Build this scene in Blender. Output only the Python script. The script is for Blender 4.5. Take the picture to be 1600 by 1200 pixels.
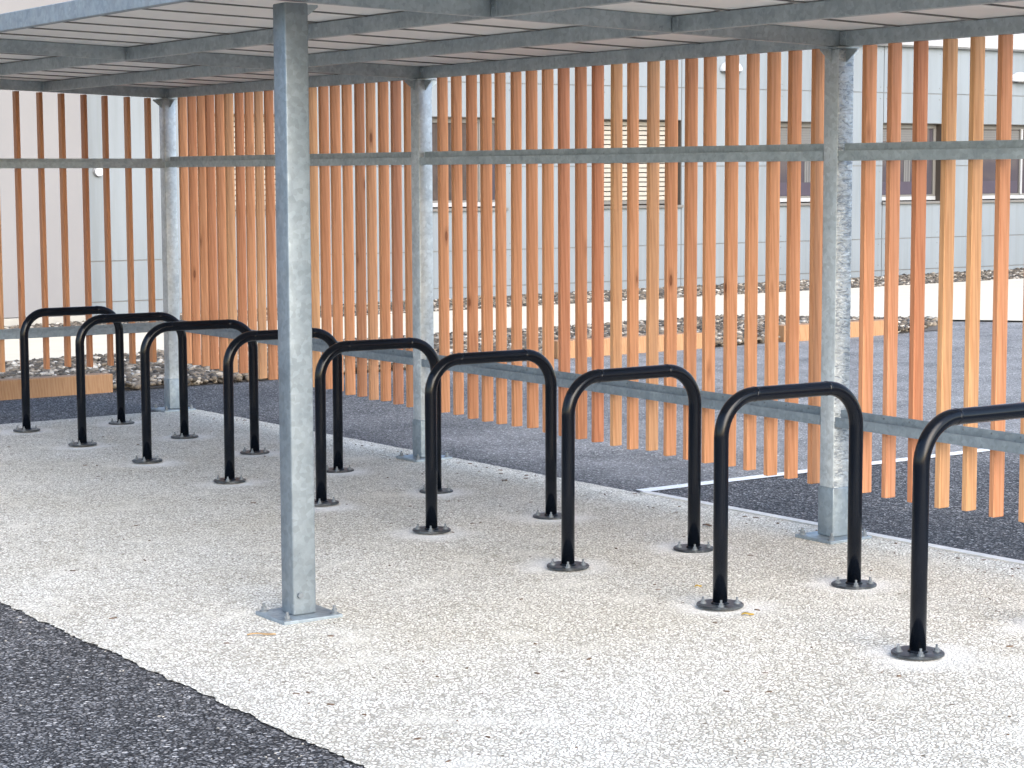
import bpy, bmesh, math, random
from mathutils import Vector, Matrix
random.seed(7)
PI = math.pi
for o in list(bpy.data.objects): bpy.data.objects.remove(o)
SC = bpy.context.scene
COL = SC.collection

# ------------------------------------------------------------------ camera
cam_d = bpy.data.cameras.new('camera'); cam = bpy.data.objects.new('camera', cam_d); COL.objects.link(cam)
Fv = Vector((-0.82659353, 0.55337975, -0.10253774)); Rv = Vector((0.55662618, 0.83075478, -0.003713)); Uv = Vector((-0.08312902, 0.06014434, 0.99472218))
m = Matrix((Rv, Uv, -Fv)).transposed().to_4x4(); m.translation = Vector((12.8706, -4.7726, 1.6341))
cam.matrix_world = m
cam_d.sensor_width = 36; cam_d.lens = 3211/1600*36; cam_d.clip_start = .1; cam_d.clip_end = 1000
SC.camera = cam
SC.render.resolution_x = 1024; SC.render.resolution_y = 768

# ------------------------------------------------------------------ light
SUN_EL, SUN_AZ = math.radians(29), math.radians(-9)      # azimuth: direction to the sun, from +X towards +Y
world = bpy.data.worlds.new("World"); SC.world = world; world.use_nodes = True
wn = world.node_tree.nodes; wl = world.node_tree.links; wn.clear()
sky = wn.new('ShaderNodeTexSky'); sky.sky_type = 'NISHITA'; sky.sun_disc = False
sky.sun_elevation = SUN_EL; sky.sun_rotation = PI/2 - SUN_AZ
sky.air_density = 1.0; sky.dust_density = 1.5; sky.ozone_density = 1.0
bg = wn.new('ShaderNodeBackground'); bg.inputs[1].default_value = 0.12
wo = wn.new('ShaderNodeOutputWorld'); wl.new(sky.outputs[0], bg.inputs[0]); wl.new(bg.outputs[0], wo.inputs[0])
sd = bpy.data.lights.new('sun', 'SUN'); sd.energy = 0.85; sd.angle = math.radians(50); sd.color = (1, .95, .88)
sun = bpy.data.objects.new('sun', sd); COL.objects.link(sun)
sdir = Vector((math.cos(SUN_AZ)*math.cos(SUN_EL), math.sin(SUN_AZ)*math.cos(SUN_EL), math.sin(SUN_EL)))
sun.rotation_euler = sdir.to_track_quat('Z', 'Y').to_euler()
SC.view_settings.view_transform = 'Standard'; SC.view_settings.look = 'None'
SC.view_settings.exposure = 2.08; SC.view_settings.gamma = 1

# ------------------------------------------------------------------ materials
def mat(name):
    M = bpy.data.materials.new(name); M.use_nodes = True
    n = M.node_tree.nodes; l = M.node_tree.links
    return M, n, l, n['Principled BSDF']
def ramp(n, l, src, stops, interp='LINEAR'):
    r = n.new('ShaderNodeValToRGB'); r.color_ramp.interpolation = interp
    e = r.color_ramp.elements
    while len(e) > 1: e.remove(e[-1])
    e[0].position = stops[0][0]; e[0].color = tuple(stops[0][1]) + (1,) if len(stops[0][1]) == 3 else stops[0][1]
    for p, c in stops[1:]:
        k = e.new(p); k.color = tuple(c) + (1,)
    l.new(src, r.inputs[0]); return r
def coords(n, l, kind='Object', scale=(1, 1, 1), rnd=False):
    t = n.new('ShaderNodeTexCoord'); mp = n.new('ShaderNodeMapping'); mp.inputs['Scale'].default_value = scale
    l.new(t.outputs[kind], mp.inputs[0])
    if rnd:
        oi = n.new('ShaderNodeObjectInfo'); mu = n.new('ShaderNodeMath'); mu.operation = 'MULTIPLY'; mu.inputs[1].default_value = 37.0
        l.new(oi.outputs['Random'], mu.inputs[0]); l.new(mu.outputs[0], mp.inputs['Location'])
    return mp.outputs[0]
def geo(n, l, scale=(1, 1, 1)):
    t = n.new('ShaderNodeNewGeometry'); mp = n.new('ShaderNodeMapping'); mp.inputs['Scale'].default_value = scale
    l.new(t.outputs['Position'], mp.inputs[0]); return mp.outputs[0]
def noise(n, l, v, s, d=4, r=.55, dist=0):
    x = n.new('ShaderNodeTexNoise'); x.inputs['Scale'].default_value = s; x.inputs['Detail'].default_value = d
    x.inputs['Roughness'].default_value = r; x.inputs['Distortion'].default_value = dist; l.new(v, x.inputs['Vector']); return x.outputs[0]
def voro(n, l, v, s, feat='F1', rand=1):
    x = n.new('ShaderNodeTexVoronoi'); x.feature = feat; x.inputs['Scale'].default_value = s; x.inputs['Randomness'].default_value = rand
    l.new(v, x.inputs['Vector']); return x
def mix(n, l, a, b, f, mode='MIX'):
    x = n.new('ShaderNodeMixRGB'); x.blend_type = mode
    for i, q in ((0, f), (1, a), (2, b)):
        if hasattr(q, 'links'): l.new(q, x.inputs[i])
        else: x.inputs[i].default_value = q if i == 0 else tuple(q) + (1,)
    return x.outputs[0]
def bump(n, l, P, h, s, d):
    b = n.new('ShaderNodeBump'); b.inputs['Strength'].default_value = s; b.inputs['Distance'].default_value = d
    l.new(h, b.inputs['Height']); l.new(b.outputs[0], P.inputs['Normal']); return b

def m_pad():
    M, n, l, P = mat('pale_exposed_aggregate'); v = geo(n, l)
    wv = n.new('ShaderNodeVectorMath'); wv.operation = 'MULTIPLY_ADD'
    nn = n.new('ShaderNodeTexNoise'); nn.inputs['Scale'].default_value = 60; l.new(v, nn.inputs['Vector'])
    l.new(nn.outputs['Color'], wv.inputs[0]); wv.inputs[1].default_value = (.012, .012, 0); l.new(v, wv.inputs[2])
    vo = voro(n, l, wv.outputs[0], 72, 'DISTANCE_TO_EDGE')
    vc = voro(n, l, wv.outputs[0], 72, 'F1')
    gap = ramp(n, l, vo.outputs['Distance'], [(.0, (0, 0, 0)), (.06, (.22, .22, .22)), (.20, (1, 1, 1))])
    sep = n.new('ShaderNodeSeparateColor'); l.new(vc.outputs['Color'], sep.inputs[0])
    stone = ramp(n, l, sep.outputs[0], [(0, (.48, .46, .42)), (.18, (.74, .725, .68)), (.6, (.88, .865, .83)), (1, (.95, .945, .92))])
    big = ramp(n, l, noise(n, l, v, 1.1, 5), [(.3, (.90, .87, .80)), (.7, (1, .99, .955))])
    c = mix(n, l, (.27, .255, .225), stone.outputs[0], gap.outputs[0])
    # fewer gaps here and there, where the fines closed up the surface
    cl = ramp(n, l, noise(n, l, v, 3.2, 6), [(.56, (0, 0, 0)), (.74, (.6, .6, .6))])
    c = mix(n, l, c, (.78, .765, .725), cl.outputs[0])
    sp = voro(n, l, wv.outputs[0], 9); spm = ramp(n, l, sp.outputs['Distance'], [(.05, (1, 1, 1)), (.08, (0, 0, 0))])
    c = mix(n, l, c, big.outputs[0], 1.0, 'MULTIPLY'); c = mix(n, l, c, (.12, .09, .06), spm.outputs[0])
    # mortar smeared round every stand foot
    xyz = n.new('ShaderNodeSeparateXYZ'); l.new(v, xyz.inputs[0])
    def mth(op, a, b=None):
        q = n.new('ShaderNodeMath'); q.operation = op
        for i, z in enumerate((a, b)):
            if z is None: continue
            if hasattr(z, 'links'): l.new(z, q.inputs[i])
            else: q.inputs[i].default_value = z
        return q.outputs[0]
    px = mth('PINGPONG', mth('SUBTRACT', xyz.outputs[0], .0), .5085)
    d1 = mth('ABSOLUTE', mth('SUBTRACT', xyz.outputs[1], 0)); d2 = mth('ABSOLUTE', mth('SUBTRACT', xyz.outputs[1], .665)); dy = mth('MINIMUM', d1, d2)
    dd = mth('SQRT', mth('ADD', mth('MULTIPLY', px, px), mth('MULTIPLY', dy, dy)))
    dd = mth('ADD', dd, mth('MULTIPLY', noise(n, l, v, 7, 5, .6), .22))
    hm = ramp(n, l, dd, [(.17, (.85, .85, .85)), (.34, (0, 0, 0))])
    c = mix(n, l, c, (.80, .79, .765), hm.outputs[0])
    l.new(c, P.inputs['Base Color']); P.inputs['Roughness'].default_value = .9; P.inputs['Specular IOR Level'].default_value = .25
    bump(n, l, P, gap.outputs[0], .7, .004); return M
def m_tarmac():
    M, n, l, P = mat('tarmac'); v = geo(n, l)
    nn = n.new('ShaderNodeTexNoise'); nn.inputs['Scale'].default_value = 55; l.new(v, nn.inputs['Vector'])
    wv = n.new('ShaderNodeVectorMath'); wv.operation = 'MULTIPLY_ADD'; l.new(nn.outputs['Color'], wv.inputs[0]); wv.inputs[1].default_value = (.02, .02, 0); l.new(v, wv.inputs[2]); vd = wv.outputs[0]
    vo = voro(n, l, vd, 66, 'F1'); ve = voro(n, l, vd, 66, 'DISTANCE_TO_EDGE'); sep = n.new('ShaderNodeSeparateColor'); l.new(vo.outputs['Color'], sep.inputs[0])
    st = ramp(n, l, sep.outputs[0], [(0, (.065, .066, .069)), (.35, (.165, .166, .170)), (.7, (.250, .250, .256)), (.93, (.33, .33, .335)), (1, (.48, .48, .48))])
    fine = ramp(n, l, noise(n, l, v, 130, 3, .7), [(.36, (.34, .34, .345)), (.62, (1.25, 1.25, 1.25))])
    big = ramp(n, l, noise(n, l, v, .7, 5), [(.32, (.78, .775, .77)), (.68, (1.2, 1.17, 1.13))])
    eg = ramp(n, l, ve.outputs['Distance'], [(0, (.02, .02, .03)), (.10, (.35, .35, .36)), (.24, (1.2, 1.2, 1.2))])
    c = mix(n, l, st.outputs[0], fine.outputs[0], 1, 'MULTIPLY'); c = mix(n, l, c, big.outputs[0], 1, 'MULTIPLY'); c = mix(n, l, c, eg.outputs[0], 1, 'MULTIPLY')
    # the bay left of the painted line and the far tarmac get a paler, blotchy tone
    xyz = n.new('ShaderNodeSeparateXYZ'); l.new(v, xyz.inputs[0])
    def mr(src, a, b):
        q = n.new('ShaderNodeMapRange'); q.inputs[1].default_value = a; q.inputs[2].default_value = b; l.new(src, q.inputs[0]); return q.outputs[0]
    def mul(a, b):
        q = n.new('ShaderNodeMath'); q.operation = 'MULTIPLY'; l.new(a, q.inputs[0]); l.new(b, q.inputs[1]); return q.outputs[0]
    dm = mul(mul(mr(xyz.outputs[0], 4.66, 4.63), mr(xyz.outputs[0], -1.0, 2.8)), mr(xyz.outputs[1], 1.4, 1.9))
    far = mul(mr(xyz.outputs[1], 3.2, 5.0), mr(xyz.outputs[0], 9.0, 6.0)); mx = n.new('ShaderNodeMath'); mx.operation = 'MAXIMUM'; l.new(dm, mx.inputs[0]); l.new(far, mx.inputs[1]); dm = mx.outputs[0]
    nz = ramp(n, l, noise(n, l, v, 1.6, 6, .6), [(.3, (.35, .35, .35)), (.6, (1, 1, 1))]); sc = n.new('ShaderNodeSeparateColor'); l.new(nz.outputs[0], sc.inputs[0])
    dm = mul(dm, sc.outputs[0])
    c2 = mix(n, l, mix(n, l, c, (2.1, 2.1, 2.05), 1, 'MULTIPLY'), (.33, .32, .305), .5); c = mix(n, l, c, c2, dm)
    sp = voro(n, l, v, 5.5); spm = ramp(n, l, sp.outputs['Distance'], [(.03, (1, 1, 1)), (.045, (0, 0, 0))])
    c = mix(n, l, c, (.4, .4, .39), spm.outputs[0])
    l.new(c, P.inputs['Base Color']); P.inputs['Roughness'].default_value = .85; P.inputs['Specular IOR Level'].default_value = .25
    bump(n, l, P, vo.outputs['Distance'], .9, .006); return M
def m_galv(name='galvanised_steel', base=(.24, .285, .32), crinkle=False, rough=.48):
    M, n, l, P = mat(name); v = coords(n, l, 'Object', (1, 1, 1), True)
    sp = voro(n, l, v, 55); sep = n.new('ShaderNodeSeparateColor'); l.new(sp.outputs['Color'], sep.inputs[0])
    b = [base[i] for i in range(3)]
    a = ramp(n, l, sep.outputs[0], [(0, [x*.88 for x in b]), (1, [x*1.12 for x in b])])
    no = ramp(n, l, noise(n, l, v, 9, 7, .65), [(.34, [.84, .86, .88]), (.52, [1, 1, 1]), (.68, [1.14, 1.13, 1.12])])
    c = mix(n, l, a.outputs[0], no.outputs[0], 1, 'MULTIPLY')
    v2 = coords(n, l, 'Object', (6, 6, 1.2), True)
    dr = ramp(n, l, noise(n, l, v2, 14, 6, .7), [(.62, (0, 0, 0)), (.70, (.55, .55, .55))])
    c = mix(n, l, c, [min(1, q*1.45) for q in b], dr.outputs[0])
    dk = ramp(n, l, noise(n, l, v, 42, 3, .6), [(.66, (0, 0, 0)), (.72, (.5, .5, .5))])
    c = mix(n, l, c, [q*.55 for q in b], dk.outputs[0])
    l.new(c, P.inputs['Base Color']); P.inputs['Metallic'].default_value = .45
    rr = ramp(n, l, noise(n, l, v, 20, 4), [(.3, [rough-.1]*3), (.7, [rough+.16]*3)]); l.new(rr.outputs[0], P.inputs['Roughness'])
    if crinkle:
        v3 = coords(n, l, 'Object', (1, 1, 2.6), True); h = noise(n, l, v3, 20, 4, .6, 1.6); bump(n, l, P, h, 1.0, .010)
        st = ramp(n, l, h, [(.40, (.62, .65, .69)), (.48, (1, 1, 1)), (.62, (1.12, 1.12, 1.12))]); l.new(mix(n, l, c, st.outputs[0], 1, 'MULTIPLY'), P.inputs['Base Color'])
    else: bump(n, l, P, noise(n, l, v, 60, 4), .25, .002)
    return M
def m_timber(name='larch_timber', tones=None, knots=True):
    M, n, l, P = mat(name)
    oi = n.new('ShaderNodeObjectInfo')
    v = coords(n, l, 'Object', (1, 1, .06), True)
    gr = noise(n, l, v, 95, 6, .62, .6)
    v2 = coords(n, l, 'Object', (1, 1, .10), True)
    wa = n.new('ShaderNodeTexWave'); wa.wave_type = 'BANDS'; wa.bands_direction = 'DIAGONAL'; wa.inputs['Scale'].default_value = 26; wa.inputs['Distortion'].default_value = 7
    wa.inputs['Detail'].default_value = 3; wa.inputs['Detail Scale'].default_value = 1.5; l.new(v2, wa.inputs['Vector'])
    tones = tones or [(0, (.60, .295, .155)), (.2, (.53, .232, .118)), (.38, (.63, .325, .175)), (.5, (.58, .272, .143)), (.66, (.62, .30, .16)), (.70, (.64, .37, .18)), (.74, (.60, .29, .15)), (.88, (.48, .20, .102)), (1, (.62, .31, .165))]
    tone = ramp(n, l, oi.outputs['Random'], tones, 'LINEAR')
    g = ramp(n, l, gr, [(.3, (.84, .79, .75)), (.55, (1, 1, 1)), (.75, (1.10, 1.11, 1.13))])
    c = mix(n, l, oi.outputs['Color'] if knots else tone.outputs[0], g.outputs[0], 1, 'MULTIPLY')
    wr = ramp(n, l, wa.outputs['Fac'], [(0, (.86, .78, .72)), (.6, (1.03, 1.03, 1.03))])
    c = mix(n, l, c, wr.outputs[0], .7, 'MULTIPLY')
    v3 = coords(n, l, 'Object', (1, 1, .55), True); kn = voro(n, l, v3, 6.5)
    km = ramp(n, l, kn.outputs['Distance'], [(.0, (.75, .75, .75)), (.045, (.95, .95, .95)), (.06, (.4, .4, .4)), (.13, (0, 0, 0))])
    if knots: c = mix(n, l, c, (.17, .055, .02), km.outputs[0])
    l.new(c, P.inputs['Base Color']); P.inputs['Roughness'].default_value = .62; P.inputs['Specular IOR Level'].default_value = .3
    bump(n, l, P, gr, .3, .001); return M
def m_flat(name, col, rough=.6, var=.12, sc=6, metal=0, bs=.15, spec=.5):
    M, n, l, P = mat(name); v = geo(n, l)
    r = ramp(n, l, noise(n, l, v, sc, 6), [(.3, [x*(1-var) for x in col]), (.7, [min(1, x*(1+var)) for x in col])])
    l.new(r.outputs[0], P.inputs['Base Color']); P.inputs['Roughness'].default_value = rough; P.inputs['Metallic'].default_value = metal
    P.inputs['Specular IOR Level'].default_value = spec
    if bs: bump(n, l, P, noise(n, l, v, sc*12, 3), bs, .002)
    return M
def m_black():
    M, n, l, P = mat('black_gloss_paint'); v = coords(n, l, 'Object', (1, 1, 1), True)
    P.inputs['Base Color'].default_value = (.003, .0045, .008, 1)
    rr = ramp(n, l, noise(n, l, v, 16, 5), [(.3, (.13, .13, .13)), (.7, (.20, .20, .20))]); l.new(rr.outputs[0], P.inputs['Roughness'])
    P.inputs['Specular IOR Level'].default_value = .22; return M
def m_dusty():
    M, n, l, P = mat('dusty_black_plate'); v = coords(n, l, 'Object', (1, 1, 1), True)
    r = ramp(n, l, noise(n, l, v, 26, 6, .7), [(.40, (.008, .010, .014)), (.56, (.035, .045, .055)), (.72, (.17, .18, .19))])
    l.new(r.outputs[0], P.inputs['Base Color']); P.inputs['Roughness'].default_value = .45; return M
def m_stone():
    M, n, l, P = mat('pebbles')
    a = n.new('ShaderNodeAttribute'); a.attribute_name = 'tone'
    r = ramp(n, l, a.outputs['Fac'], [(0, (.025, .021, .017)), (.3, (.075, .062, .047)), (.6, (.15, .122, .092)), (.8, (.25, .215, .17)), (1, (.48, .45, .40))])
    v = geo(n, l); g = ramp(n, l, noise(n, l, v, 60, 3), [(.3, (.8, .8, .8)), (.7, (1.1, 1.1, 1.1))])
    l.new(mix(n, l, r.outputs[0], g.outputs[0], 1, 'MULTIPLY'), P.inputs['Base Color']); P.inputs['Roughness'].default_value = .8; return M
def m_deck():
    M, n, l, P = mat('painted_roof_sheet'); v = geo(n, l)
    r = ramp(n, l, noise(n, l, v, 2.2, 6), [(.3, (.80, .785, .755)), (.7, (.88, .865, .835))])
    l.new(r.outputs[0], P.inputs['Base Color']); P.inputs['Roughness'].default_value = .5; bump(n, l, P, noise(n, l, v, 40, 2), .1, .002); return M
def m_glass():
    M, n, l, P = mat('window_glass'); v = geo(n, l)
    P.inputs['Base Color'].default_value = (.05, .045, .055, 1); P.inputs['Roughness'].default_value = .06; P.inputs['IOR'].default_value = 1.5
    bump(n, l, P, noise(n, l, v, 1.2, 2), .25, .02); return M
def m_paint_line():
    M, n, l, P = mat('white_line_paint'); v = geo(n, l)
    r = ramp(n, l, noise(n, l, v, 70, 4, .7), [(.30, (.25, .25, .26)), (.40, (.82, .82, .80))])
    l.new(r.outputs[0], P.inputs['Base Color']); P.inputs['Roughness'].default_value = .6; return M
def m_render():
    M, n, l, P = mat('pale_render'); v = geo(n, l, (1, 1, .5))
    r = ramp(n, l, noise(n, l, v, 1.0, 6), [(.3, (.180, .178, .184)), (.7, (.200, .197, .203))])
    l.new(r.outputs[0], P.inputs['Base Color']); P.inputs['Roughness'].default_value = .9; bump(n, l, P, noise(n, l, v, 150, 2), .3, .003); return M
def m_clad():
    M, n, l, P = mat('pale_blue_cladding'); v = geo(n, l, (1, 1, .4)); oi = n.new('ShaderNodeObjectInfo')
    r = ramp(n, l, noise(n, l, v, .9, 6), [(.3, (.160, .186, .212)), (.7, (.182, .207, .230))])
    v2 = geo(n, l, (1, 6, .35)); sk = ramp(n, l, noise(n, l, v2, 1.6, 6, .65), [(.35, (.90, .895, .88)), (.55, (1, 1, 1)), (.8, (1.03, 1.03, 1.03))])
    zr = ramp(n, l, noise(n, l, geo(n, l, (.01, .32, .87)), 1.0, 0), [(.3, (.955, .955, .955)), (.7, (1.04, 1.04, 1.04))], 'LINEAR')
    c = mix(n, l, mix(n, l, r.outputs[0], sk.outputs[0], 1, 'MULTIPLY'), zr.outputs[0], 1, 'MULTIPLY')
    l.new(c, P.inputs['Base Color']); P.inputs['Roughness'].default_value = .45; return M

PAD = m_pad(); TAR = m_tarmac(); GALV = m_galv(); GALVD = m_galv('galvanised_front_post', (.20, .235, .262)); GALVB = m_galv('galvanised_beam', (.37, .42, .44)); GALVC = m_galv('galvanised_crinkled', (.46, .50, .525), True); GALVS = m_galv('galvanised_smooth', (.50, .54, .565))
TIM = m_timber(); SLEEP = m_timber('sleeper_timber', [(0, (.33, .19, .10)), (1, (.38, .225, .12))], False); BLACK = m_black(); DUSTY = m_dusty(); STONE = m_stone(); DECK = m_deck(); GLASS = m_glass()
LINE = m_paint_line(); RENDER = m_render(); CLAD = m_clad()
CREAM = m_flat('cream_paving', (.62, .56, .44), .85, .05, 3); KERB = m_flat('kerb_concrete', (.60, .59, .56), .9, .1, 20, 0, .4)
SOIL = m_flat('dark_soil', (.10, .085, .07), .95, .4, 25); GROUT = m_flat('grout', (.74, .735, .72), .9, .08, 30, 0, .5)
ALU = m_flat('window_frame_paint', (.13, .125, .118), .4, .04, 3); DARKREV = m_flat('dark_reveal', (.06, .045, .035), .6, .1, 3)
WHITE = m_flat('white_trim', (.30, .31, .325), .4, .03, 3); SHUT = m_flat('shutter_slats', (.34, .32, .285), .45, .05, 5); OPAL = m_flat('opal_plastic', (.45, .47, .50), .25, .02, 3, 0, 0)
ROOFLN = m_flat('dark_roof_line', (.16, .155, .145), .8, .3, 8); GREY = m_flat('grey_metal', (.12, .125, .13), .4, .1, 10); BOLT = m_galv('zinc_bolt', (.17, .19, .21), False, .4); LEAF = m_flat('yellow_leaf', (.62, .40, .06), .6, .2, 60)
TWIG = m_flat('pale_wood', (.50, .33, .17), .8, .2, 60); CURT = m_flat('curtain', (.045, .034, .030), .9, .25, 12); DESK = m_flat('desk_screen_fabric', (.045, .038, .055), .9, .1, 5); PLINTH = m_flat('plinth_concrete', (.30, .29, .265), .9, .1, 5); BLIND = m_flat('blind', (.10, .10, .10), .6, .06, 4)

# ------------------------------------------------------------------ helpers
def G(x, y): return .0122*(x-4) + .0072*y
class MB:
    def __init__(s): s.bm = bmesh.new()
    def box(s, a, b, bev=0):
        a = Vector(a); b = Vector(b); c = (a+b)/2; d = b-a
        r = bmesh.ops.create_cube(s.bm, size=1); vs = r['verts']
        for v in vs: v.co = Vector((v.co.x*d.x, v.co.y*d.y, v.co.z*d.z)) + c
        if bev:
            es = list({e for v in vs for e in v.link_edges}); bmesh.ops.bevel(s.bm, geom=es, offset=bev, segments=2, affect='EDGES', profile=.5)
        return s
    def prism(s, pts, d):                                   # planar polygon extruded by vector d
        v0 = [s.bm.verts.new(Vector(p)) for p in pts]; v1 = [s.bm.verts.new(Vector(p)+Vector(d)) for p in pts]; n = len(pts)
        s.bm.faces.new(v0); s.bm.faces.new(v1[::-1])
        for i in range(n): s.bm.faces.new((v0[i], v1[i], v1[(i+1) % n], v0[(i+1) % n]))
        bmesh.ops.recalc_face_normals(s.bm, faces=s.bm.faces); return s
    def cyl(s, c, r, h, seg=24, r2=None, axis='z'):
        mt = Matrix.Translation(Vector(c))
        if axis == 'x': mt = mt @ Matrix.Rotation(PI/2, 4, 'Y')
        if axis == 'y': mt = mt @ Matrix.Rotation(PI/2, 4, 'X')
        bmesh.ops.create_cone(s.bm, cap_ends=True, segments=seg, radius1=r, radius2=r if r2 is None else r2, depth=h, matrix=mt); return s
    def sheet(s, pts):                                      # ground polygon; z = G + pts[i][2]
        s.bm.faces.new([s.bm.verts.new((p[0], p[1], G(p[0], p[1])+p[2])) for p in pts]); return s
def obj(name, mb, mt, parent=None, smooth=False, **tags):
    bm = mb.bm if isinstance(mb, MB) else mb
    me = bpy.data.meshes.new(name)
    xs = [v.co for v in bm.verts]
    lo = Vector([min(c[i] for c in xs) for i in range(3)]); hi = Vector([max(c[i] for c in xs) for i in range(3)])
    org = Vector(((lo.x+hi.x)/2, (lo.y+hi.y)/2, lo.z))
    bmesh.ops.translate(bm, vec=-org, verts=bm.verts); bm.to_mesh(me); bm.free()
    me.materials.append(mt)
    if smooth: me.shade_smooth()
    o = bpy.data.objects.new(name, me); COL.objects.link(o)
    wp = Vector((0, 0, 0)); q = parent
    while q: wp += q.location; q = q.parent
    o.location = org - wp
    if parent: o.parent = parent
    for k, v in tags.items(): o[k] = v
    return o
def thing(name, loc, label, cat, group=None):
    o = bpy.data.objects.new(name, None); COL.objects.link(o); o.location = loc; o.empty_display_size = .2
    o['label'] = label; o['category'] = cat
    if group: o['group'] = group
    return o
def copy_tree(o, parent=None):
    c = o.copy(); COL.objects.link(c); c.parent = parent
    for ch in [x for x in bpy.data.objects if x.parent == o]: copy_tree(ch, c)
    return c
def auto_smooth(o, ang=35):
    me = o.data; me.shade_smooth()
    bm = bmesh.new(); bm.from_mesh(me)
    for e in bm.edges: e.smooth = not (len(e.link_faces) == 2 and e.calc_face_angle(0) > math.radians(ang))
    bm.to_mesh(me); bm.free()

XC, L, YP, YD = 6.303, 3.4206, 1.306, -1.3155
XA, XB = XC-2*L, XC-L; XE = 8.62
PX = [XA, XB, XC, XE]
def RZ(y): return 2.158 + .0315*(YP-y)                     # underside of the roof frame

# ------------------------------------------------------------------ ground
def wavy(p0, p1, n, amp, z, seed):
    r = random.Random(seed); out = []; k = 0
    for i in range(n+1):
        t = i/n; k = .6*k + r.uniform(-amp, amp)
        d = Vector((p1[1]-p0[1], p0[0]-p1[0])).normalized()
        a = 0 if i in (0, n) else k
        out.append((p0[0]+(p1[0]-p0[0])*t + d.x*a, p0[1]+(p1[1]-p0[1])*t + d.y*a, z))
    return out
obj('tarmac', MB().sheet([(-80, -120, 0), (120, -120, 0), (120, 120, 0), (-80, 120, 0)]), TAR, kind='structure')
pts = wavy((-.515, -2.1), (22, -2.1), 1500, .008, .006, 1) + [(22, 1.455, .006)] + wavy((22, 1.455), (-.515, 1.455), 900, .004, .006, 2)[1:] + wavy((-.515, 1.455), (-.515, -2.1), 80, .006, .006, 3)[1:-1]
obj('shelter_paving', MB().sheet(pts), PAD, kind='structure')
kb = MB(); x = 4.72
while x < 20:
    kb.prism([(x, 1.457, G(x, 1.46)-.05), (x+.994, 1.457, G(x+1, 1.46)-.05), (x+.994, 1.457, G(x+1, 1.46)+.012), (x, 1.457, G(x, 1.46)+.012)], (0, .05, 0)); x += 1.0
obj('kerb', kb, KERB, kind='structure')
obj('painted_line', MB().sheet([(4.61, 1.51, .005), (4.705, 1.51, .005), (4.725, 4.02, .005), (4.63, 4.02, .005)]), LINE, kind='structure')
# cream path beyond, curving out to the tarmac at the right
path = [(-8.72, 3.0, .02), (-8.72, 40, .02), (-2.1, 40, .02), (-2.1, 12.15, .02), (-2.5, 11.95, .02), (-3.1, 11.6, .02), (-3.9, 11.15, .02), (-4.5, 10.65, .02), (-4.85, 10.1, .02), (-4.98, 9.4, .02), (-4.98, -14, .02), (-10.25, -14, .02), (-10.25, 3.0, .02)]
obj('path', MB().sheet(path), CREAM, kind='structure')
obj('bed_soil', MB().sheet([(-4.96, -14, .03), (-4.96, 9.4, .03), (-4.83, 10.1, .03), (-4.48, 10.65, .03), (-3.9, 11.12, .03), (-3.1, 11.5, .03), (-2.16, 10.6, .006), (-2.16, -14, .006)]), SOIL, kind='structure')
obj('strip_soil', MB().sheet([(-8.74, 3.0, .012), (-11.1, 3.0, .012), (-11.1, 40, .012), (-8.74, 40, .012)]), SOIL, kind='structure')

import numpy as np
def pebbles(name, n, region, z0, smin, smax, seed):
    rs = np.random.RandomState(seed)
    bm = bmesh.new(); bmesh.ops.create_icosphere(bm, subdivisions=1, radius=1)
    bv = np.array([v.co[:] for v in bm.verts]); bf = np.array([[v.index for v in f.verts] for f in bm.faces]); bm.free()
    P = []
    while len(P) < n:
        q = region(rs)
        if q is not None: P.append(q)
    P = np.array(P); nv = len(bv)
    jit = 1 + rs.uniform(-.28, .28, (n, nv, 1))
    s = rs.uniform(smin, smax, (n, 1, 1)) * np.stack([rs.uniform(.8, 1.3, n), rs.uniform(.6, 1., n), rs.uniform(.35, .7, n)], 1)[:, None, :]
    V = bv[None]*jit*s
    a = rs.uniform(0, 2*PI, n); tl = rs.uniform(-.7, .7, n)
    ca, sa, ct, st = np.cos(a), np.sin(a), np.cos(tl), np.sin(tl)
    Y = V[..., 1]*ct[:, None]-V[..., 2]*st[:, None]; Z = V[..., 1]*st[:, None]+V[..., 2]*ct[:, None]; X = V[..., 0]
    V = np.stack([X*ca[:, None]-Y*sa[:, None], X*sa[:, None]+Y*ca[:, None], Z], -1)
    base = np.stack([P[:, 0], P[:, 1], .0122*(P[:, 0]-4)+.0072*P[:, 1]+z0+rs.uniform(.0, .035, n)], 1)
    V = V + base[:, None, :]
    Fc = (bf[None]+(np.arange(n)*nv)[:, None, None]).reshape(-1)
    me = bpy.data.meshes.new(name); me.vertices.add(n*nv); me.vertices.foreach_set('co', V.reshape(-1).astype('f'))
    nf = n*len(bf); me.loops.add(nf*3); me.loops.foreach_set('vertex_index', Fc.astype('i'))
    me.polygons.add(nf); me.polygons.foreach_set('loop_start', np.arange(0, nf*3, 3, dtype='i'))
    me.update(); me.validate()
    at = me.attributes.new('tone', 'FLOAT', 'POINT'); at.data.foreach_set('value', np.repeat(rs.beta(1.3, 1.3, n), nv).astype('f'))
    me.materials.append(STONE); o = bpy.data.objects.new(name, me); COL.objects.link(o); o['kind'] = 'stuff'
    return o
def reg_bed(rs):
    x = rs.uniform(-4.97, -2.14); y = rs.uniform(-2.5, 11.4)
    if y > 10.2 and x < -4.97+(y-10.2)*1.6+.1: return None
    if y > 10.3 and x > -2.2-(y-10.3)*.6: return None
    if x > -2.31 and (y < 1.56 or 5.73 < y < 7.48 or 8.41 < y < 9.99): return None
    return x, y
def reg_strip(rs):
    return rs.uniform(-11.05, -8.75), 3.1+rs.uniform(0, 1)*20.5
b = pebbles('pebble_bed', 26000, reg_bed, .02, .022, .048, 1); b['label'] = 'loose tan and grey pebbles filling the bed behind the timber sleepers'; b['category'] = 'gravel'
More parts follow.
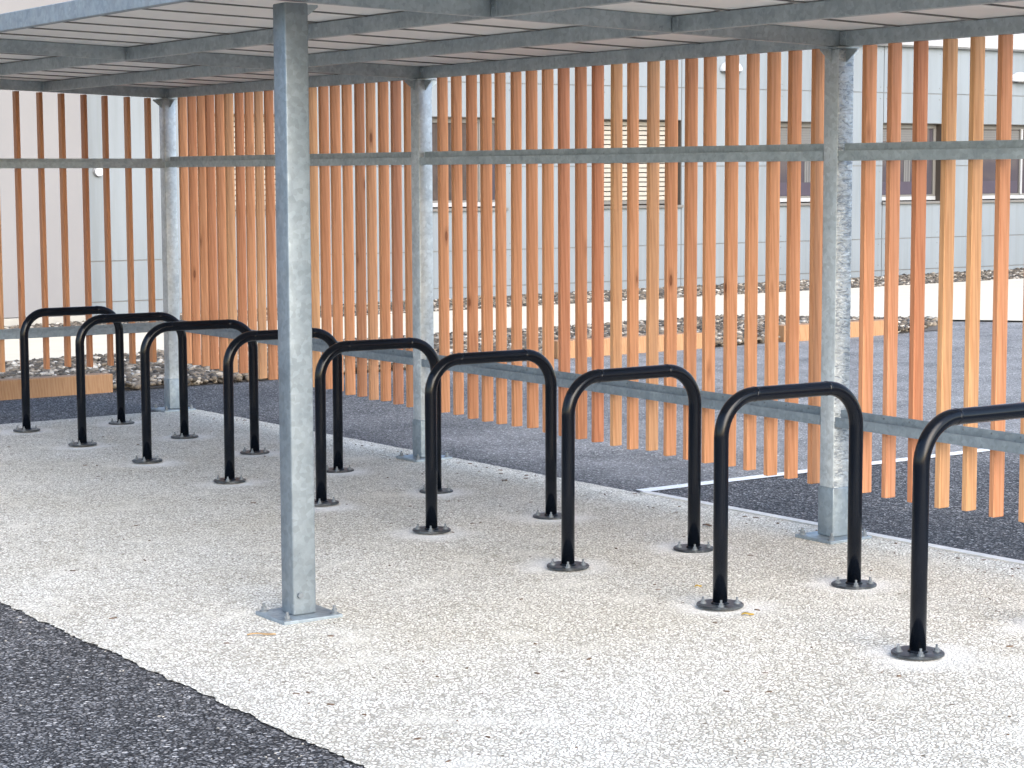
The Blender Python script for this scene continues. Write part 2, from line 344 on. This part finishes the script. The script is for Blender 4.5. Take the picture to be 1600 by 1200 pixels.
b = pebbles('gravel_strip', 22000, reg_strip, -.02, .02, .045, 2); b['label'] = 'rough stone strip along the foot of the pale blue building'; b['category'] = 'gravel'

# ------------------------------------------------------------------ bicycle shelter
sh = thing('bike_shelter', (XB, 0, G(XB, 0)), 'galvanised steel bike shelter with flat ribbed roof standing over the black hoop stands', 'bike shelter')
def bolt_mb(c, r=.011, h=.022, hh=.03):
    b = MB(); b.cyl((c[0], c[1], c[2]+.002), r*1.5, .004, 16); b.cyl((c[0], c[1], c[2]+h*.5), r, h*.6, 6); b.cyl((c[0], c[1], c[2]+hh*.5), r*.5, hh, 10); return b
def post(x, y, rear, first=None):
    g = G(x, y)+.008; zt = RZ(y)-.009; h = .045 if rear else .047
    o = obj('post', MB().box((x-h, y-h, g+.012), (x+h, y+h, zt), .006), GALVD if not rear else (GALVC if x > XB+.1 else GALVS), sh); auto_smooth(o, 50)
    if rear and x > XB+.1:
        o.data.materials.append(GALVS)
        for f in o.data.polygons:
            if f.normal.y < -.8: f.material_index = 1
    obj('base_plate', MB().box((x-.115, y-.12, g-.004), (x+.115, y+.12, g+.011), .003), GALV, o)
    for sx in (-1, 1):
        for sy in (-1, 1):
            obj('bolt', bolt_mb((x+sx*.092, y+sy*.096, g+.011)), BOLT, o)
    if rear:
        s = MB(); zz = G(x, y)+.235; t = .0035
        s.box((x-h-t, y-h-t, g+.013), (x+h+t, y+h+t, zz), .004); so = obj('sleeve', s, GALV, o); auto_smooth(so, 50)
    else:
        obj('bolt', MB().cyl((x+h+.006, y-.022, g+.085), .011, .012, 6, axis='x'), BOLT, o)
    gs = .062; zg = zt-.001
    if rear: obj('cap_plate', MB().box((x-.06, y-.06, zt+.0005), (x+.06, y+.06, zt+.0075), .001), GALVB, o)
    for dx, dy in ((1, 0), (-1, 0), (0, -1), (0, 1)):
        if not rear and (dx or dy < 0): continue
        px, py = x+dx*h, y+dy*h
        w = Vector((dy, dx, 0))*.003
        a = Vector((px, py, zg-.055)); b_ = Vector((px, py, zg)); c = Vector((px+dx*gs, py+dy*gs, zg)); d = Vector((px+dx*gs, py+dy*gs, zg-.008))
        obj('gusset', MB().prism([a-w, b_-w, c-w, d-w], w*2), GALVB, o)
    return o
for x in PX: post(x, YP, True)
for x in (XA, XC): post(x, YD, False)
YF = -1.58
FH = .064
def beam_x(name, x0, x1, y, w=.036):
    z = RZ(y); b = MB(); b.box((x0, y-w/2, z), (x1, y+w/2, z+FH+(.010 if y < -1.5 else 0)), .003); return b
tz = .0315
def cross(x, w=.042):
    y0, y1 = YF-.02, YP+.022
    b = MB(); b.prism([(x-w/2, y0, RZ(y0)-.0), (x-w/2, y1, RZ(y1)), (x-w/2, y1, RZ(y1)+FH+.002), (x-w/2, y0, RZ(y0)+FH+.002)], (w, 0, 0))
    bmesh.ops.bevel(b.bm, geom=b.bm.edges[:], offset=.003, segments=2, affect='EDGES'); return b
for x in PX: obj('cross_beam', cross(x), GALVB, sh)
for k, y in enumerate((YP, .405, -.46, YF)):
    for i in range(3):
        x0, x1 = PX[i]+.021+.004, PX[i+1]-.021-.004
        b = beam_x('p', x0, x1, y); p = obj('edge_beam' if k in (0, 3) else 'purlin', b, GALVB if k < 3 else GALV, sh)
        if k < 3:
            for xx, s in ((x0, 1), (x1, -1)):
                c = MB(); zc = RZ(y)+.006; c.box((xx, y-.0225, zc), (xx+s*.04, y-.0185, zc+FH-.012), .001); c.cyl((xx+s*.02, y-.025, zc+.034), .0065, .008, 6, axis='y')
                obj('cleat', c, GALVB, p)
# ribbed roof sheet, ribs running front to back
pitch, x0, x1 = .43, XA-.06, XE+.06
prof = []; x = x0
while x < x1:
    for dx, dz in ((0, 0), (.300, 0), (.308, .012), (.380, .012), (.388, 0)): prof.append((x+dx, dz))
    x += pitch
bm = bmesh.new(); ya, yb = YF+.021, YP+.09; off = FH+.0035; th = .0025
rows = []
for (y, dz) in ((ya, 0), (yb, 0), (yb, th), (ya, th)):
    rows.append([bm.verts.new((px, y, RZ(y)+off+pz+dz)) for px, pz in prof])
for a, b_ in ((0, 1), (1, 2), (2, 3), (3, 0)):
    for i in range(len(prof)-1): bm.faces.new((rows[a][i], rows[a][i+1], rows[b_][i+1], rows[b_][i]))
for i in (0, -1): bm.faces.new([rows[k][i] for k in range(4)])
bmesh.ops.recalc_face_normals(bm, faces=bm.faces)
rs_ = obj('roof_sheet', bm, DECK, sh)
sm = MB(); x = x0  # thin dark strips added under the sheet, one beside each rib
while x < x1-.1:
    for q, hh in ((.394, .0055),):
        sm.prism([(x+q-.004, YF+.022, RZ(YF+.022)+off-hh), (x+q+.004, YF+.022, RZ(YF+.022)+off-hh), (x+q+.004, YF+.022, RZ(YF+.022)+off+.0005), (x+q-.004, YF+.022, RZ(YF+.022)+off+.0005)], (0, yb-YF-.024, RZ(yb)-RZ(YF)-.0))
    x += pitch
obj('roof_lines', sm, ROOFLN, rs_)

# ------------------------------------------------------------------ timber slat screens
def rail_x(x0, x1, zb, y0=1.263, lip=.043, web=.074):
    b = MB(); t = .0035
    b.box((x0, y0, zb), (x1, y0+t, zb+lip), .001); b.box((x0, y0+t+.0002, zb+.0003), (x1, y0+.0325, zb+t)); b.box((x0, y0+.033, zb), (x1, y0+.033+t, zb+web), .001)
    return b
def rail_y(y0, y1, zb, x=-.4955, lip=.043, web=.066):
    b = MB(); t = .0035
    b.box((x-t, y0, zb), (x, y1, zb+lip), .001); b.box((x-.0325, y0, zb+.0003), (x-t-.0002, y1, zb+t)); b.box((x-.033-t, y0, zb), (x-.033, y1, zb+web), .001)
    return b
def rivets(par, xs, z, y=1.2955):
    pass
slat_proto = {}
def slat_mesh(ax):
    if ax in slat_proto: return slat_proto[ax]
    b = MB(); hx, hy = (.0135, .0285) if ax == 'x' else (.0285, .0135)
    b.box((-hx, -hy, 0), (hx, hy, 1), .0022)
    me = bpy.data.meshes.new('slat'); b.bm.to_mesh(me); b.bm.free(); me.materials.append(TIM); slat_proto[ax] = me; return me
def slat_tone(si, i, r):
    fixed = {(2, 0): (.62, .29, .15), (2, 1): (.60, .28, .15), (2, 2): (.51, .215, .11), (2, 3): (.60, .33, .165), (2, 4): (.62, .34, .168), (2, 5): (.58, .27, .14), (2, 6): (.61, .32, .165),
             (1, 10): (.52, .21, .105), (1, 8): (.54, .23, .12), (0, 13): (.62, .34, .17), (0, 17): (.45, .21, .11), (0, 20): (.47, .215, .12), (0, 18): (.60, .31, .165), (1, 11): (.62, .33, .165), (0, 8): (.62, .34, .18)}
    if (si, i) in fixed: return fixed[(si, i)]
    a, b = Vector((.525, .228, .112)), Vector((.64, .308, .152)); c = a.lerp(b, r.random()**.7)
    if r.random() < .08: c = Vector((.61, .33, .17))
    if si == 9: c = c*.82  # shade on the end screen, painted into its slat tones
    return tuple(c)
def add_slat(par, x, y, z0, z1, ax, r, tone=(.6, .3, .16)):
    o = bpy.data.objects.new('slat', slat_mesh(ax)); COL.objects.link(o); o.parent = par; o.color = tuple(tone)+(1,)
    o.location = Vector((x, y, z0)) - par.location; o.scale = (r.uniform(.94, 1.06), r.uniform(.96, 1.05), z1-z0)
    h = z1-z0; o.rotation_euler = (0, r.uniform(-.0022, .0022), math.radians(r.uniform(-2.5, 2.5)))
    return o
TOP = 2.1605
XN = {XA: XB, XB: XC, XC: XE}
screens = [
 ('slat screen of the rear bay between the far corner post and the middle post', XA, -.342, .1452, 22),
 ('long orange slat screen between the middle rear post and the right rear post', XB, 3.068, .1466, 22),
 ('slat screen right of the right rear post, cut off by the photo edge', XC, 6.463, .1512, 14)]
for si, (lab, xp, xs, dx, n) in enumerate(screens):
    t = thing('slat_screen', (xp+L/2, YP, G(xp+L/2, YP)+.2), lab, 'slat screen', 'timber slat screens of the shelter')
    r = random.Random(11+si)
    for zb in (.538, 1.677):
        rl = obj('rail', rail_x(xp+.049, XN[xp]-.049, zb), GALV if zb < 1 else GALVB, t)
        for i in range(n):
            x = xs+i*dx+ .0
            obj('bolt', MB().cyl((x, 1.2945, zb+.060), .0045, .003, 6, axis='y'), BOLT, rl) if zb < 1 else 0
    for i in range(n):
        zb = .304-.006*((xs+i*dx)-0)+.0 + r.uniform(-.006, .006)
        add_slat(t, xs+i*dx+r.uniform(-.006, .006), 1.331, zb, TOP, 'x', r, slat_tone(si, i, r))
t = thing('slat_screen', (XA, -.1, G(XA, 0)+.2), 'darker slat screen closing the left end of the shelter against the pink wall', 'slat screen', 'timber slat screens of the shelter')
r = random.Random(5)
for zb in (.526, 1.672): obj('rail', rail_y(YD+.049, YP-.049, zb), GALV if zb < 1 else GALVB, t)
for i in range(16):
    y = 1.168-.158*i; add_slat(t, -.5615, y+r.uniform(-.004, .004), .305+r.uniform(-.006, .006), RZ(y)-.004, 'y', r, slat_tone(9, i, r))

# ------------------------------------------------------------------ black hoop stands
def hoop_bm(w, H, rb, rt):
    path = []; zc = H-rt
    path += [(0, 0, 0.006), (0, 0, .3), (0, 0, zc-rb-.03)]
    for k in range(13):
        a = PI-k/12*PI/2; path.append((0, rb+rb*math.cos(a), zc-rb+rb*math.sin(a)))
    path.append((0, w*.5, zc))
    for k in range(13):
        a = PI/2-k/12*PI/2; path.append((0, w-rb+rb*math.cos(a), zc-rb+rb*math.sin(a)))
    path += [(0, w, zc-rb-.03), (0, w, .3), (0, w, .006)]
    bm = bmesh.new(); N = 28; rings = []
    P = [Vector(p) for p in path]
    for i, p in enumerate(P):
        d = (P[min(i+1, len(P)-1)]-P[max(i-1, 0)]).normalized(); a = Vector((1, 0, 0)); b = d.cross(a)
        rings.append([bm.verts.new(p+(a*math.cos(2*PI*k/N)+b*math.sin(2*PI*k/N))*rt) for k in range(N)])
    for i in range(len(P)-1):
        for k in range(N): bm.faces.new((rings[i][k], rings[i][(k+1) % N], rings[i+1][(k+1) % N], rings[i+1][k]))
    bm.faces.new(rings[0]); bm.faces.new(rings[-1])
    bmesh.ops.recalc_face_normals(bm, faces=bm.faces); return bm
W, HS, RB, RT = .665, .802, .150, .0272
SG = 'black hoop bike stands in a row under the shelter'
st = thing('bike_stand', (0, 0, 0), 'x', 'bike stand', SG)
ho = obj('hoop', hoop_bm(W, HS, RB, RT), BLACK, st, True)
for yy, nm in ((RB+.004, 0), (W-RB-.004, 1)):
    r = random.Random(4+nm); wb = bmesh.new(); N = 36; prev = None; rings = []
    for j, (dy, dr) in enumerate(((-.006, -.0006), (-.003, .0007), (.001, .0011), (.004, .0006), (.007, -.0006))):
        ring = []
        for k in range(N):
            a = 2*PI*k/N; rr = RT+dr+(r.uniform(-.0005, .0008) if 0 < j < 4 else 0)
            ring.append(wb.verts.new((rr*math.cos(a), yy+dy+.004*math.sin(a*2+nm), HS-RT+rr*math.sin(a))))
        rings.append(ring)
    for j in range(4):
        for k in range(N): wb.faces.new((rings[j][k], rings[j][(k+1) % N], rings[j+1][(k+1) % N], rings[j+1][k]))
    bmesh.ops.recalc_face_normals(wb, faces=wb.faces)
    obj('weld_seam', wb, BLACK, ho, True)
# small dark vent notch on the near seam
nb = MB(); nb.cyl((.012, RB+.012, HS-.0045), .007, .006, 12); obj('vent_cap', nb, BLACK, ho, True)
for y in (0, W):
    d = MB(); d.cyl((0, y, .009), .0865, .009, 48); bmesh.ops.bevel(d.bm, geom=[e for e in d.bm.edges if all(len(f.verts) < 10 for f in e.link_faces) is False and len(e.link_faces) == 2], offset=.002, segments=2, affect='EDGES')
    fp = obj('foot_plate', d, DUSTY, st); auto_smooth(fp)
    wb = MB(); wb.cyl((0, y, .017), .034, .008, 28, .0275); obj('weld_seam', wb, BLACK, fp, True)
    for k in range(4):
        a = PI/4+k*PI/2+.15; obj('bolt', bolt_mb((.062*math.cos(a), y+.062*math.sin(a), .0135), .0085, .016, .024), BOLT, fp)
FP = [(.015, -.001, .009, .689), (.984, .013, 1.026, .662), (1.971, .005, 2.018, .657), (3.02, .008, 3.01, .675), (4.02, .014, 4.021, .689), (5.06, .022, 5.049, .677), (6.162, -.016, 6.148, .658), (7.138, -.006, 7.137, .629), (8.132, -.009, 8.13, .655)]
LB = ['farthest black hoop bike stand, leftmost in the photo, nearest to the end screen',
      'second bike stand from the left, in front of the far timber sleeper end',
      'third bike stand from the left, overlapping the far corner post of the shelter',
      'fourth bike stand from the left, its top bar passing behind the big front post',
      'bike stand just right of the big front post, its front leg touching the post edge',
      'x',
      'x',
      'second nearest bike stand, its hoop framing the foot of the right rear post',
      'nearest bike stand, cut off by the right edge of the photo']
LB[5] = 'sixth bike stand from the left, just right of the middle rear post'
LB[6] = 'third nearest bike stand, standing wholly between the middle and right rear posts'
for i, (xa, ya_, xb, yb_) in enumerate(FP):
    o = st if i == 0 else copy_tree(st)
    ym = (ya_+yb_)/2-W/2; ang = -(xb-xa)/W
    xm = (xa+xb)/2 + W/2*math.sin(ang)
    o.location = (xm, ym, G((xa+xb)/2, .33)+.006); o.rotation_euler = (math.radians(random.uniform(-.25, .25)), math.radians(random.uniform(-.3, .3)), ang); o['label'] = LB[i]

# ------------------------------------------------------------------ timber sleepers
def sleeper(y0, y1, lab, ztop=.155, x=-2.13, rx=.1):
    g = G(x, (y0+y1)/2); r = random.Random(int(y0*10))
    b = MB().box((x-.13, y0, g-.03), (x, y1, g+ztop), .007)
    for v in b.bm.verts: v.co.z += r.uniform(-.002, .002)
    o = obj('timber_sleeper', b, SLEEP, None); o.rotation_euler = (0, 0, math.radians(r.uniform(-.8, .8)))
    o['label'] = lab; o['category'] = 'sleeper'; o['group'] = 'timber sleepers edging the pebble bed'; return o
sleeper(-1.25, 1.52, 'long pale timber sleeper at the left edge, behind the farthest bike stand')
sleeper(5.77, 7.44, 'timber sleeper behind the middle rear screen, dark left end beside pebbles')
sleeper(8.45, 9.95, 'timber sleeper behind the right rear post, seen on both sides of it')

# ------------------------------------------------------------------ pale blue building
WX = -11.1
bd = thing('office_building', (WX-3, 17, G(WX, 17)), 'single storey pale blue panelled building with windows behind the timber slats', 'building')
wins = [  # y0, y1, recess, style
 (6.47, 7.95, .19, 'shutter'), (9.70, 11.18, .12, 'curtain'), (12.82, 14.30, .19, 'shutter'), (16.18, 17.62, .12, 'office'), (18.37, 19.67, .12, 'office2'), (20.58, 22.0, .12, 'office'), (24.0, 25.4, .12, 'office2')]
WZ0, WZ1 = 1.115, 2.385
ys = [3.9, 4.95]; 
for a, b_, _, _ in wins: ys += [a, b_]
ys += [28.0, 31.0]; ys = sorted(ys)
full = [-.35, .05]
wl_ = MB(); pn = MB(); gp = .008
def cell(y0, y1, z0, z1): pn.box((WX-.008, y0+gp, z0+gp), (WX, y1-gp, z1-gp), 0)
for i in range(len(ys)-1):
    y0, y1 = ys[i], ys[i+1]; w = any(abs(y0-a) < .01 for a, *_ in wins)
    if w:
        for z0, z1 in ((-.2, .05), (.05, .555), (.555, WZ0), (WZ1, 2.862), (2.862, 3.60)): cell(y0, y1, z0, z1)
        wl_.box((WX-.25, y0, -.4), (WX-.0095, y1, WZ0)); wl_.box((WX-.25, y0, WZ1), (WX-.0095, y1, 3.6))
    else:
        for z0, z1 in ((-.2, .05), (.05, .555), (.555, 1.712), (1.712, 2.862), (2.862, 3.60)): cell(y0, y1, z0, z1)
        wl_.box((WX-.25, y0, -.4), (WX-.0095, y1, 3.6))
wl_.box((WX-7, 3.9, -.4), (WX-6.8, 31, 3.6)); wl_.box((WX-7, 30.8, -.4), (WX-.26, 31, 3.6)); wl_.box((WX-7, 3.9, -.4), (WX-.26, 4.1, 3.6))
obj('wall', wl_, GREY, bd); obj('cladding', pn, CLAD, bd)
rv = MB()
r = random.Random(3)
for i in range(len(ys)-1):
    for z in (.14, .47, .64, 1.62, 1.79, 2.77, 2.95, 3.5):
        for y in (ys[i]+.07, ys[i+1]-.07):
            if any(a < y < b_ and WZ0-.05 < z < WZ1+.05 for a, b_, *_ in wins): continue
            rv.cyl((WX+.001, y, z), .009, .004, 8, axis='x')
obj('rivets', rv, GREY, bd)
fs = MB(); fs.box((WX-.3, 3.9, 3.612), (WX+.10, 31, 4.15), .01); fs.box((WX-7.1, 3.9, 3.64), (WX-.31, 31, 3.9))
fo = obj('roof_fascia', fs, WHITE, bd)
fj = MB(); fj.box((WX-.02, 3.9, 3.59), (WX+.085, 31, 3.611)); obj('soffit_trim', fj, GREY, bd)
for a, b_, rec, sty in wins:
    X = WX-rec
    fr = MB()
    def bar(y0, y1, z0, z1, d=.05, x=X): fr.box((x-d, y0, z0), (x, y1, z1), .003)
    z0, z1 = WZ0+.045, WZ1-.005
    ya2, yb2 = a+.004, b_-.004
    if sty == 'shutter':
        bar(ya2, yb2, z0, z0+.05); bar(ya2, yb2, z1-.04, z1); bar(ya2, ya2+.03, z0+.051, z1-.041); bar(yb2-.03, yb2, z0+.051, z1-.041)
        f = obj('window', fr, ALU, bd)
        s = MB(); z = z0+.055
        while z < z1-.06:
            s.prism([(X-.03, ya2+.035, z), (X+.004, ya2+.035, z+.004), (X+.012, ya2+.035, z+.052), (X+.006, ya2+.035, z+.057), (X-.026, ya2+.035, z+.052)], (0, yb2-ya2-.07, 0)); z += .068
        obj('shutter', s, SHUT, f)
        obj('pane', MB().box((X-.08, ya2, z0), (X-.07, yb2, z1)), DARKREV, f)
    else:
        w = yb2-ya2; my = ya2+w*.76
        bar(ya2, yb2, z0+.06, z0+.09); bar(ya2, yb2, z1-.07, z1); bar(ya2, ya2+.045, z0+.091, z1-.071); bar(my-.03, my+.045, z0+.091, z1-.071); bar(yb2-.06, yb2, z0+.091, z1-.071)
        f = obj('window', fr, ALU, bd)
        obj('lower_rail', MB().box((X-.05, ya2, z0-.0), (X+.006, yb2, z0+.0595), .003), WHITE, f)
        obj('sash', MB().box((X+.0005, my-.012, z0+.075), (X+.012, my+.03, z1-.06), .002), WHITE if sty != 'curtain' else ALU, f)
        obj('pane', MB().box((X-.032, ya2+.04, z0+.085), (X-.024, my-.025, z1-.065)), GLASS if sty != 'curtain' else CURT, f)
        obj('pane', MB().box((X-.032, my+.04, z0+.085), (X-.024, yb2-.055, z1-.065)), GLASS, f)
        if sty != 'curtain':
            bl = MB(); zz = z1-.09
            for k in range(8 if sty == 'office' else 5): bl.box((X-.0235, ya2+.05, zz-.035), (X-.018, my-.035, zz)); zz -= .038
            obj('blind', bl, BLIND, f)
            cu = MB()
            for k in range(3): cu.box((X-.0235, ya2+w*.46+k*.05, z0+.30), (X-.016-.003*(k % 2), ya2+w*.46+k*.05+.04, zz-.002))
            obj('curtain', cu, BLIND, f)
            obj('desk_screen', MB().box((X-.0235, ya2+w*.05, z0+.10), (X-.019, my-.05, z0+.30+.0*w), .0), DESK, f)
        else:
            cu = MB()
            for k in range(14):
                y = ya2+.06+k*(my-.03-ya2-.06)/14; cu.box((X-.0235, y, z0+.1), (X-.016-.004*(k % 2), y+.07, z1-.08))
            obj('curtain', cu, CURT, f)
    rvl = MB(); rvl.box((X-.09, a-.0, WZ0+.03), (WX-.0098, a+.0035, WZ1-.0), 0); rvl.box((X-.09, b_-.0035, WZ0+.03), (WX-.0098, b_, WZ1)); rvl.box((X-.09, a+.004, WZ1-.0035), (WX-.0098, b_-.004, WZ1)); obj('reveal', rvl, DARKREV, f)
    obj('sill', MB().box((X-.05, a-.02, WZ0-.012), (WX+.045, b_+.02, WZ0+.028), .004), WHITE if sty == 'x' else ALU, f)
    obj('interior', MB().box((X-.5, a, WZ0), (X-.45, b_, WZ1)), DARKREV, f)

# tall pink rendered building on the left
rb_ = thing('rendered_building', (-14, -3, G(-14, -3)), 'tall plain pinkish white rendered building at the left edge with a concrete plinth', 'building')
obj('wall', MB().box((-18, -22, -.04), (-10.3, 4.70, 7.5), .01), RENDER, rb_)
obj('plinth', MB().box((-17.9, -21.9, -.5), (-10.28, 4.68, -.045), .005), PLINTH, rb_)

# ------------------------------------------------------------------ wall lamps
def wall_lamp(y, z, lab, s=1.0):
    t = thing('wall_lamp', (WX+.002, y, z), lab, 'wall lamp', 'lamps on the pale blue wall')
    obj('back_plate', MB().box((WX+.003, y-.17*s, z-.09*s), (WX+.03, y+.17*s, z+.01*s), .01), GREY, t)
    bm = bmesh.new(); bmesh.ops.create_uvsphere(bm, u_segments=32, v_segments=16, radius=1)
    bmesh.ops.bisect_plane(bm, geom=bm.verts[:]+bm.edges[:]+bm.faces[:], plane_co=(0, 0, -.25), plane_no=(0, 0, 1), clear_inner=True)
    bmesh.ops.bisect_plane(bm, geom=bm.verts[:]+bm.edges[:]+bm.faces[:], plane_co=(0, 0, 0), plane_no=(1, 0, 0), clear_inner=True)
    bmesh.ops.holes_fill(bm, edges=bm.edges)
    for v in bm.verts: v.co = Vector((WX+.008+v.co.x*.16*s, y+v.co.y*.20*s, z-.03+v.co.z*.13*s))
    obj('shade', bm, OPAL, t, False); auto_smooth(bpy.data.objects[-1] if False else t.children[-1], 50)
    bb = MB().cyl((WX+.008+.065*s, y, z-.068*s), .13*s, .02*s, 24)
    for v in bb.bm.verts: v.co.x = WX+.073*1 + (v.co.x-(WX+.073))*.5
    obj('lens', bb, GREY, t)
wall_lamp(15.22, 3.18, 'white half dome lamp high on the wall, left of the right rear post')
wall_lamp(21.44, 3.16, 'white half dome lamp at the right edge of the photo, high on the wall')
t = thing('wall_fitting', (WX+.002, 5.15, 1.60), 'small round white fitting on the wall seen through the left end screen', 'wall fitting')
obj('cover', MB().cyl((WX+.03, 5.15, 1.66), .062, .05, 28, .055, 'x'), OPAL, t, True); auto_smooth(t.children[-1])
obj('back_plate', MB().cyl((WX+.004, 5.15, 1.66), .068, .004, 28, axis='x'), GREY, t)

# ------------------------------------------------------------------ litter on the paving
def leaf(x, y, L_, W_, ang, m_, name, lab, cat, z=.008):
    bm = bmesh.new(); n = 9; top = []; bot = []
    for i in range(n):
        t_ = i/(n-1); w = W_*.5*math.sin(PI*min(1, t_*1.02))**.8+.0006; zc = .004*math.sin(t_*PI)+.002*math.sin(t_*7)
        for sgn in (-1, 0, 1): top.append(bm.verts.new((L_*(t_-.5), sgn*w, zc+.004*abs(sgn)+.0015)))
    for v in list(top): bot.append(bm.verts.new(v.co-Vector((0, 0, .0012))))
    for A in (top, bot):
        for i in range(n-1):
            for k in range(2): bm.faces.new((A[i*3+k], A[i*3+k+1], A[i*3+k+4], A[i*3+k+3]))
    for i in range(n-1):
        for k in (0, 2): bm.faces.new((top[i*3+k], top[i*3+k+3], bot[i*3+k+3], bot[i*3+k]))
    bmesh.ops.recalc_face_normals(bm, faces=bm.faces)
    bmesh.ops.rotate(bm, verts=bm.verts, matrix=Matrix.Rotation(ang, 3, 'Z')); bmesh.ops.translate(bm, verts=bm.verts, vec=(x, y, G(x, y)+z))
    o = obj(name, bm, m_, None, True); o['label'] = lab; o['category'] = cat; return o
leaf(7.312, -.037, .045, .022, .9, LEAF, 'fallen_leaf', 'small bright yellow leaf beside the front foot of the second nearest bike stand', 'leaf')
leaf(6.80, .15, .028, .014, 1.2, LEAF, 'fallen_leaf', 'tiny yellowish leaf on open paving between the two nearest complete stands', 'leaf')
leaf(6.522, -1.58, .10, .014, 1.05, TWIG, 'wood_splinter', 'pale wood splinter lying in front of the big front post base plate', 'splinter')
BROWN = m_flat('dry_brown_leaf', (.10, .06, .035), .8, .3, 60)
leaf(5.728, 1.069, .05, .026, .3, BROWN, 'fallen_leaf', 'dry brown leaf on the paving beside the rear foot of the third nearest stand', 'leaf')
leaf(3.95, 1.15, .05, .022, 2.0, BROWN, 'fallen_leaf', 'dry brown leaf between the middle rear post and the sixth stand rear foot', 'leaf')

def chips(name, pts, smin, smax, m_, lab, cat, seed):
    r = random.Random(seed); bm = bmesh.new()
    for x, y in pts:
        a = r.uniform(0, PI); L_ = r.uniform(smin, smax); w = L_*r.uniform(.12, .6); h = r.uniform(.001, .004); z = G(x, y)+.0062
        c, s_ = math.cos(a), math.sin(a); q = []
        for u, v_ in ((-1, -.2), (-.3, -1), (.9, -.5), (1, .3), (.1, 1), (-.8, .6)):
            u *= r.uniform(.7, 1.1); v_ *= r.uniform(.6, 1.1); q.append((x+c*u*L_/2-s_*v_*w/2, y+s_*u*L_/2+c*v_*w/2))
        b0 = [bm.verts.new((p[0], p[1], z)) for p in q]; b1 = [bm.verts.new((x+(p[0]-x)*.8, y+(p[1]-y)*.8, z+h)) for p in q]
        bm.faces.new(b1)
        for k in range(6): bm.faces.new((b0[k], b0[(k+1) % 6], b1[(k+1) % 6], b1[k]))
    bmesh.ops.recalc_face_normals(bm, faces=bm.faces)
    o = obj(name, bm, m_); o['kind'] = 'stuff'; o['label'] = lab; o['category'] = cat; return o
r = random.Random(77)
pts = [(r.uniform(-.4, 9.5), r.uniform(-2.0, 1.42)) for _ in range(220)]
pts += [(r.uniform(0, 9), 1.42-abs(r.gauss(0, .12))) for _ in range(120)]
chips('leaf_litter', pts, .006, .032, BROWN, 'tiny dark twigs and leaf crumbs scattered over the pale paving', 'litter', 5)
PALE = m_flat('pale_chippings', (.30, .29, .27), .9, .2, 60)
pts = [(r.uniform(0, 9.5), -2.1-abs(r.gauss(0, .10))) for _ in range(150)] + [(r.uniform(0, 9.5), -2.1-abs(r.gauss(0, .5))) for _ in range(50)]
c = chips('loose_chippings', pts, .004, .014, PALE, 'pale stone chippings spilled on the dark tarmac along the paving edge', 'chippings', 6); c.location.z -= .005
